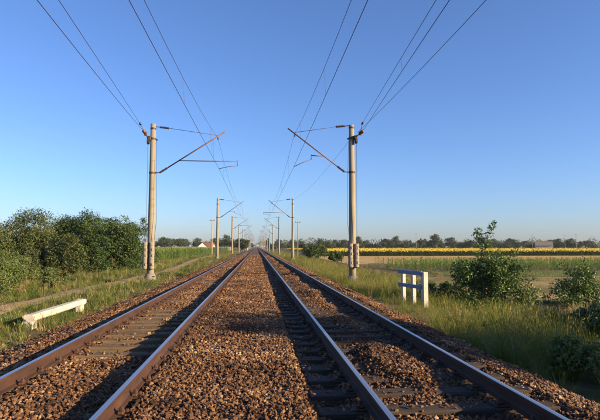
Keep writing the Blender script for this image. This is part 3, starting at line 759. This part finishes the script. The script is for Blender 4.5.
# the leafy bush right of the fence, with two upright shoots
ext = [(-.25, 0, 2.5, .26), (-.30, .05, 2.75, .22), (-.42, 0, 2.98, .24), (-.12, 0, 2.85, .20), (.02, .05, 3.1, .22), (.08, 0, 3.32, .20), (-.46, 0, 3.18, .18), (-.06, 0, 2.6, .24), (.14, 0, 3.48, .13), (-.55, .1, 3.02, .15), (1.0, .1, 2.25, .18), (1.1, 0, 2.45, .1),
       (-1.3, 0, 1.9, .25), (1.5, -.2, 1.2, .3), (-1.1, -.3, .55, .35), (.9, -.4, .5, .35), (-.2, -.6, .5, .4), (1.5, 0, .5, .3)]
make_plant('leafy_bush', 9.35, 19.8, 'large dark green leafy bush with two upright shoots right of the fence', 'bush', 1.85, 1.5, .2, 2.5, 62, 15000, .105, 'leaf_bush', 11, .045, 5, (.2, .42), ext, crown='foliage', trunk='stems', shell=.25, nb=60, skirt=14)
make_plant('edge_bush', 14.2, 21.5, 'green bush cut by the right picture edge behind the shaded ground', 'bush', 1.7, 1.3, .0, 1.9, 36, 7000, .10, 'leaf_bush', 21, .045, 4, (.2, .4), [(-.9, 0, 1.75, .25), (.2, 0, 2.0, .2)], crown='foliage', trunk='stems', shell=.25, nb=30, skirt=12)
make_plant('corner_bush', 5.0, 7.7, 'small broad leaved weed bush in the lower right corner by the ballast', 'bush', .55, .6, .05, .75, 20, 1500, .085, 'leaf_weed', 31, .018, 4, (.25, .45), crown='foliage', trunk='stems', shell=.2, nb=20)
make_plant('corner_bush', 8.6, 11.6, 'low dark leafy shrub at the right edge below the dry stalks', 'bush', 1.4, 1.1, .1, 1.45, 26, 4200, .095, 'leaf_bush', 33, .03, 4, (.2, .42), crown='foliage', trunk='stems', shell=.2, nb=26)
make_plant('low_shrub', 7.45, 20.6, 'low green shrub between the fence and the large leafy bush', 'bush', .95, .7, .05, .95, 20, 2600, .085, 'leaf_bush', 41, .02, 4, (.25, .45), crown='foliage', trunk='stems', shell=.2)
make_plant('verge_bush', 9.3, 80, 'rounded dark green bush beyond the near right pole beside the verge', 'bush', 2.6, 2.2, .1, 3.1, 30, 4200, .26, 'leaf_tree', 51, .07, 3, (.25, .42), crown='foliage', trunk='stems')
make_plant('verge_bush', 11.6, 74, 'smaller round bush just right of the rounded verge bush', 'bush', 1.5, 1.4, .1, 2.0, 20, 2200, .24, 'leaf_tree', 53, .05, 3, (.25, .42), crown='foliage', trunk='stems')
for k, (x, y, s_, h) in enumerate(((8.3, 24.5, .8, .8), (10.6, 27.5, .9, .7), (12.8, 31, 1.0, .9))):
    make_plant('low_shrub', x, y, ['small weedy shrub behind the short fence on the right', 'small weedy shrub on the open ground behind the leafy bush', 'small weedy shrub in front of the maize on the right'][k], 'bush', s_, s_, .05, h, 14, 1300, .09, 'leaf_weed', 60 + k, .02, 3, (.25, .45), crown='foliage', trunk='stems', shell=.2)
# out of frame to the right: their shade lies over the verge
for k, (x, y, s_, h) in enumerate(((12.4, 13.2, 1.7, 2.1), (15.5, 3.3, 3.0, 7.0))):
    make_plant('roadside_bush', x, y, ['bush right of the picture edge shading the open ground', 'tall tree like bush right of the picture edge shading the near verge and right track'][k], 'bush', s_, s_, .1, h, 48, 18000, .20, 'leaf_bush', 80 + k, .04, 4, (.25, .42), crown='foliage', trunk='stems', shell=.2)

# thicket on the left
TH = [  # image-measured: x, y, half width, height, material, label
    (-19.6, 46, 3.0, 5.9, 'leaf_olive', 'tallest olive green tree of the left thicket'),
    (-15.9, 48, 3.0, 5.6, 'leaf_tree', 'broad dark green tree in the middle of the left thicket'),
    (-12.9, 49, 2.5, 5.5, 'leaf_tree', 'dark green tree at the right of the left thicket'),
    (-11.1, 51, 1.1, 5.4, 'leaf_tree', 'thin loose tree right at the thicket end behind the near left pole'),
    (-22.6, 43, 2.8, 4.3, 'leaf_olive', 'low olive tree cut by the left picture edge'),
    (-14.6, 40.5, 1.9, 3.3, 'leaf_olive', 'sunlit olive shrub standing out in front of the thicket'),
    (-11.9, 44.5, 2.0, 4.4, 'leaf_tree', 'rounded dark green tree front right in the left thicket'),
    (-17.9, 43.5, 2.1, 4.3, 'leaf_olive', 'olive tree behind the dark hollow of the left thicket'),
    (-25.5, 50, 3.0, 5.0, 'leaf_olive', 'tree at the far left behind the low olive tree'),
    (-16.8, 39.3, 1.1, 2.5, 'leaf_olive', 'small sunlit shrub beside the dark hollow of the thicket'),
    (-12.9, 41.8, 1.2, 2.7, 'leaf_tree', 'small green shrub at the foot of the thicket trees'),
    (-17.4, 49.5, 2.6, 5.2, 'leaf_tree', 'dark tree filling the back between the tallest and the broad thicket tree'),
    (-14.2, 45.5, 2.2, 4.6, 'leaf_tree', 'dark tree just behind the sunlit olive shrub'),
    (-20.6, 41.5, 2.0, 3.4, 'leaf_olive', 'olive shrub left of the dark hollow of the thicket'),
    (-10.9, 46.8, 1.2, 3.0, 'leaf_tree', 'small shrub beside the grass strip at the thicket end')]
for k, (x, y, w, h, mt, lab) in enumerate(TH):
    make_plant('thicket_tree' if h > 3.4 else 'thicket_shrub', x, y, lab, 'tree' if h > 3.4 else 'shrub', w * 1.12, w * .95, .02, h, 56, 19000 if w > 1.6 else 7000, .15, mt, 400 + 7 * k, .1, 3, (.16, .34), shell=.4, skirt=16)
# weed shrubs on the left
for k, (x, y, w, h) in enumerate(((-10.2, 20.8, 1.15, 1.35), (-10.9, 23.6, 1.4, 1.6), (-12.4, 27, 1.7, 1.85), (-10.2, 27, .8, .8), (-14.6, 31, 1.8, 2.0), (-9.3, 18.4, .45, .45), (-12.4, 32.5, 1.0, 1.0))):
    make_plant('weed_shrub', x, y, ['leafy weed shrub at the left edge nearest the parapet', 'tall weed shrub just behind the left edge shrub', 'bushy weed clump before the dark hollow of the thicket', 'low weed clump beside the left bend of the path', 'large pale weed shrub at the far left before the thicket', 'small weed tuft on the path edge beside the parapet', 'low weed clump in front of the sunlit olive shrub'][k],
               'shrub', w, w * .9, .03, h, 30, int(2600 * w), .085, 'leaf_weed', 600 + 5 * k, .02, 5, (.2, .4), crown='foliage', trunk='stems', shell=.2)

# far trees: a few crowns shared by many individuals
FAR = []
for k, (rx, z0, z1, ncl, nl) in enumerate(((4.6, 1.0, 8.6, 30, 1800), (5.4, .8, 7.4, 32, 2000), (3.8, 1.2, 9.6, 26, 1600), (6.2, .6, 6.4, 34, 2000), (2.2, 1.0, 9.5, 22, 1100), (3.2, .3, 4.6, 20, 1200))):
    cl = crown_clumps(rx, rx * .9, z0, z1, ncl, 700 + k, (.2, .36)); V, F, var = leaves(cl, nl, .62, 710 + k, .45)
    FAR.append((np_mesh('crown', V, F, 'leaf_far', var), trunk_mesh('trunk', cl, z0, .22, 720 + k, 1, 10)))
def far_tree(x, y, k, s_, label, group):
    t = thing('field_tree', (x, y, gz(x, y) - .05), label, 'tree', group, random.uniform(0, 6.28))
    link('trunk', FAR[k][1], t, scale=(s_,) * 3); link('crown', FAR[k][0], t, scale=(s_, s_, s_ * random.uniform(.9, 1.1)))
def px_x(px, y): return (px - 256.5) / 510 * y
BR = [(352, 'dark tree behind the sunflowers, left of the near right pole'), (402, 'dark tree behind the sunflowers, between near right pole and fence'), (452, 'dark tree on the skyline between the fence and the leafy bush'),
      (528, 'dark tree on the skyline behind the leafy bush'), (566, 'dark tree on the skyline next to the long white farm building'), (999, 'dark tree on the skyline near the right picture edge')]
BL = [(197, 'dark green tree on the skyline between near left pole and white gabled house'), (999, 'dark green tree on the skyline right of the white gabled house')]
def band(px, B):
    for lim, lab in B:
        if px < lim: return lab, lab.replace('dark tree', 'dark trees').replace('dark green tree', 'dark green trees')
for k in range(78):
    px = 326 + k * 3.7 + random.uniform(-3, 3); y = random.uniform(330, 400)
    far_tree(px_x(px, y), y, random.choice([0, 1, 1, 2, 3, 3, 3, 5, 5]), random.uniform(.75, 1.25), *band(px, BR))
for k in range(16):
    y = random.uniform(230, 420); px = random.uniform(276, 330)
    far_tree(px_x(px, y), y, random.choice([0, 1, 3, 5]), random.uniform(.8, 1.1) * y / 400, 'dark tree right of the far track, left of the rounded verge bush', 'trees along the far right of the track')
for k in range(34):
    px = 60 + k * 5.4 + random.uniform(-4, 4); y = random.uniform(300, 380)
    if px < 150: continue
    if 196 < px < 207: y = 380
    far_tree(px_x(px, y), y, random.choice([0, 1, 1, 3, 3]), random.uniform(.85, 1.2), *band(px, BL))
for px, y, k, s_, lab in ((243, 200, 5, 1.15, 'dark bush close beside the far left track before the signal'), (267.5, 340, 4, .95, 'slim tall tree near the vanishing point right of the tracks'), (265, 420, 2, .8, 'far tree just right of the vanishing point'),
                          (272, 300, 5, 1.1, 'low dark tree behind the far right poles'), (424, 300, 4, .8, 'narrow pointed tree in the row behind the sunflowers'), (358, 335, 2, 1.15, 'tallest round tree just right of the near right pole'), (571, 330, 0, 1.05, 'tall rounded tree right of the white farm building'),
                          (252, 520, 1, .8, 'far hazy tree left of the vanishing point')):
    far_tree(px_x(px, y), y, k, s_, lab, None)
# wooded skyline that reads as one mass
cl = []
for k in range(420):
    y = random.uniform(620, 760); px = random.uniform(-20, 640)
    if 250 < px < 262: y = 1100
    cl.append((px_x(px, y), y, random.uniform(1, 8), random.uniform(3, 7.5)))
V, F, var = leaves(cl, 26000, 2.0, 900, .5)
tag(link('distant_wood', np_mesh('distant_wood', V, F, 'leaf_far', var)), 'distant dark woods along the horizon', 'woods', kind='stuff')

# ------------------------------------------------------------------ houses, poles, signal
def house(x, y, w, d, h, rh, rz, roof, label, wins=2, gable_front=True):
    t = thing('farm_house', (x, y, gz(x, y) - .05), label, 'house', None, rz)
    b = MB(); hw, hd = w / 2, d / 2
    b.add([(-hw, -hd, 0), (hw, -hd, 0), (hw, hd, 0), (-hw, hd, 0), (-hw, -hd, h), (hw, -hd, h), (hw, hd, h), (-hw, hd, h), (0, -hd, h + rh), (0, hd, h + rh)],
          [(0, 1, 5, 8, 4), (2, 3, 7, 9, 6), (1, 2, 6, 5), (3, 0, 4, 7), (3, 2, 1, 0)]); b.build('wall', 'house_wall', t)
    ov = .4; b = MB(); sl = rh / hw
    for s in (-1, 1):
        e = s * (hw + ov); ze = h - sl * ov
        b.add([(0, -hd - ov, h + rh + .02), (e, -hd - ov, ze + .02), (e, hd + ov, ze + .02), (0, hd + ov, h + rh + .02), (0, -hd - ov, h + rh + .2), (e, -hd - ov, ze + .2), (e, hd + ov, ze + .2), (0, hd + ov, h + rh + .2)],
              [(0, 1, 2, 3), (7, 6, 5, 4), (0, 4, 5, 1), (1, 5, 6, 2), (2, 6, 7, 3)])
    rf = b.build('roof', roof, t)
    MB().box((hw * .4, hd * .2, h + rh * .9), (.6, .6, 1.3)).build('chimney', 'house_roof', rf)
    for k in range(wins):
        u = (k + .5) / wins * w - hw
        wn = MB().box((u, -hd - .02, h * .55), (1.0, .08, 1.2)).build('window', 'house_wall', t)
        MB().box((u, -hd - .07, h * .55), (.84, .03, 1.04)).build('pane', 'dark_glass', wn)
        v = (k + .5) / wins * d - hd
        wn = MB().box((hw + .02, v, h * .55), (.08, 1.0, 1.2)).build('window', 'house_wall', t)
        MB().box((hw + .07, v, h * .55), (.03, .84, 1.04)).build('pane', 'dark_glass', wn)
house(px_x(202.5, 270), 270, 4.6, 9, 2.3, 2.1, .25, 'house_roof', 'white gabled house with red tiled roof beyond the left maize', 2)
house(px_x(208, 276), 276, 6, 7, 2.1, 2.0, 1.4, 'house_roof', 'red roofed outbuilding just right of the white gabled house', 2)
house(px_x(555, 322), 322, 5.5, 10, 3.4, 2.4, 1.2, 'brown_roof', 'long white farm building with brown roof among the right trees', 4)
t = thing('yard_wall', (px_x(190, 262), 262, gz(-30, 262)), 'long pale cement wall left of the white gabled house', 'wall')
for k in range(5):
    MB().box(((k - 2) * 3.4, 0, 1.0), (3.3, .18, 2.0 + .1 * (k % 2))).build('panel', 'cement_wall', t)
t = thing('yard_wall', (px_x(222, 270), 270, gz(-20, 270)), 'pale cement wall right of the red roofed outbuilding', 'wall')
for k in range(3):
    MB().box(((k - 1) * 3.4, 0, 1.0), (3.3, .18, 1.9 + .1 * (k % 2))).build('panel', 'cement_wall', t)
def utility(x, y, h, label, arm=1.4):
    t = thing('utility_pole', (x, y, gz(x, y)), label, 'utility pole', 'slim utility poles')
    MB().tube([(0, 0, -.4), (0, 0, h)], [.13, .09], 8).build('pole_shaft', 'cement_wall', t)
    MB().box((0, 0, h - .35), (arm, .09, .1)).build('crossarm', 'wood_dark', t)
    for s in (-1, 0, 1):
        MB().tube([(s * arm * .42, 0, h - .3), (s * arm * .42, 0, h - .08)], .05, 6).build('insulator', 'insul', t)
utility(px_x(212.7, 134), 134, 9.2, 'slim utility pole left of the second left catenary pole')
utility(px_x(297.6, 134), 134, 9.2, 'slim utility pole right of the second right catenary pole')
utility(px_x(419, 330), 330, 11.3, 'tall thin pole above the trees behind the fence')
utility(px_x(543, 322), 322, 10.5, 'thin pole left of the long white farm building')
utility(px_x(578.5, 322), 322, 10.2, 'thin pole right of the tall rounded tree')
utility(px_x(591, 322), 322, 10.8, 'thin pole near the right picture edge')
t = thing('railway_signal', (-4.5, 250, gz(-4.5, 250)), 'small railway signal showing red beside the far left track', 'signal')
MB().tube([(0, 0, 0), (0, 0, 4.0)], .07, 8).build('mast', 'cement_wall', t)
hd_ = MB().box((0, 0, 4.6), (.5, .2, 1.3), bev=.05).build('signal_head', 'darkmetal', t)
for z in (4.2, 4.6, 5.0):
    MB().tube([(0, -.10, z), (0, -.16, z)], .13, 10).build('lens', 'signal_red' if z == 4.6 else 'dark_glass', hd_)
MB().box((.0, .5, .8), (1.0, .6, 1.6), bev=.03).build('relay_box', 'house_wall', t)

# ------------------------------------------------------------------ haze
m = bpy.data.materials.new('thin_haze'); m.use_nodes = True; n = m.node_tree.nodes; n.clear()
pv = n.new('ShaderNodeVolumePrincipled'); pv.inputs['Color'].default_value = (.78, .90, 1.0, 1); pv.inputs['Density'].default_value = .00011
mo = n.new('ShaderNodeOutputMaterial'); m.node_tree.links.new(pv.outputs[0], mo.inputs['Volume']); M['haze'] = m
tag(MB().box((0, 2850, 6.2), (10400, 6900, 16.4)).build('haze', 'haze'), 'thin pale evening haze over the fields', 'haze', kind='stuff')
print('objects', len(bpy.data.objects))
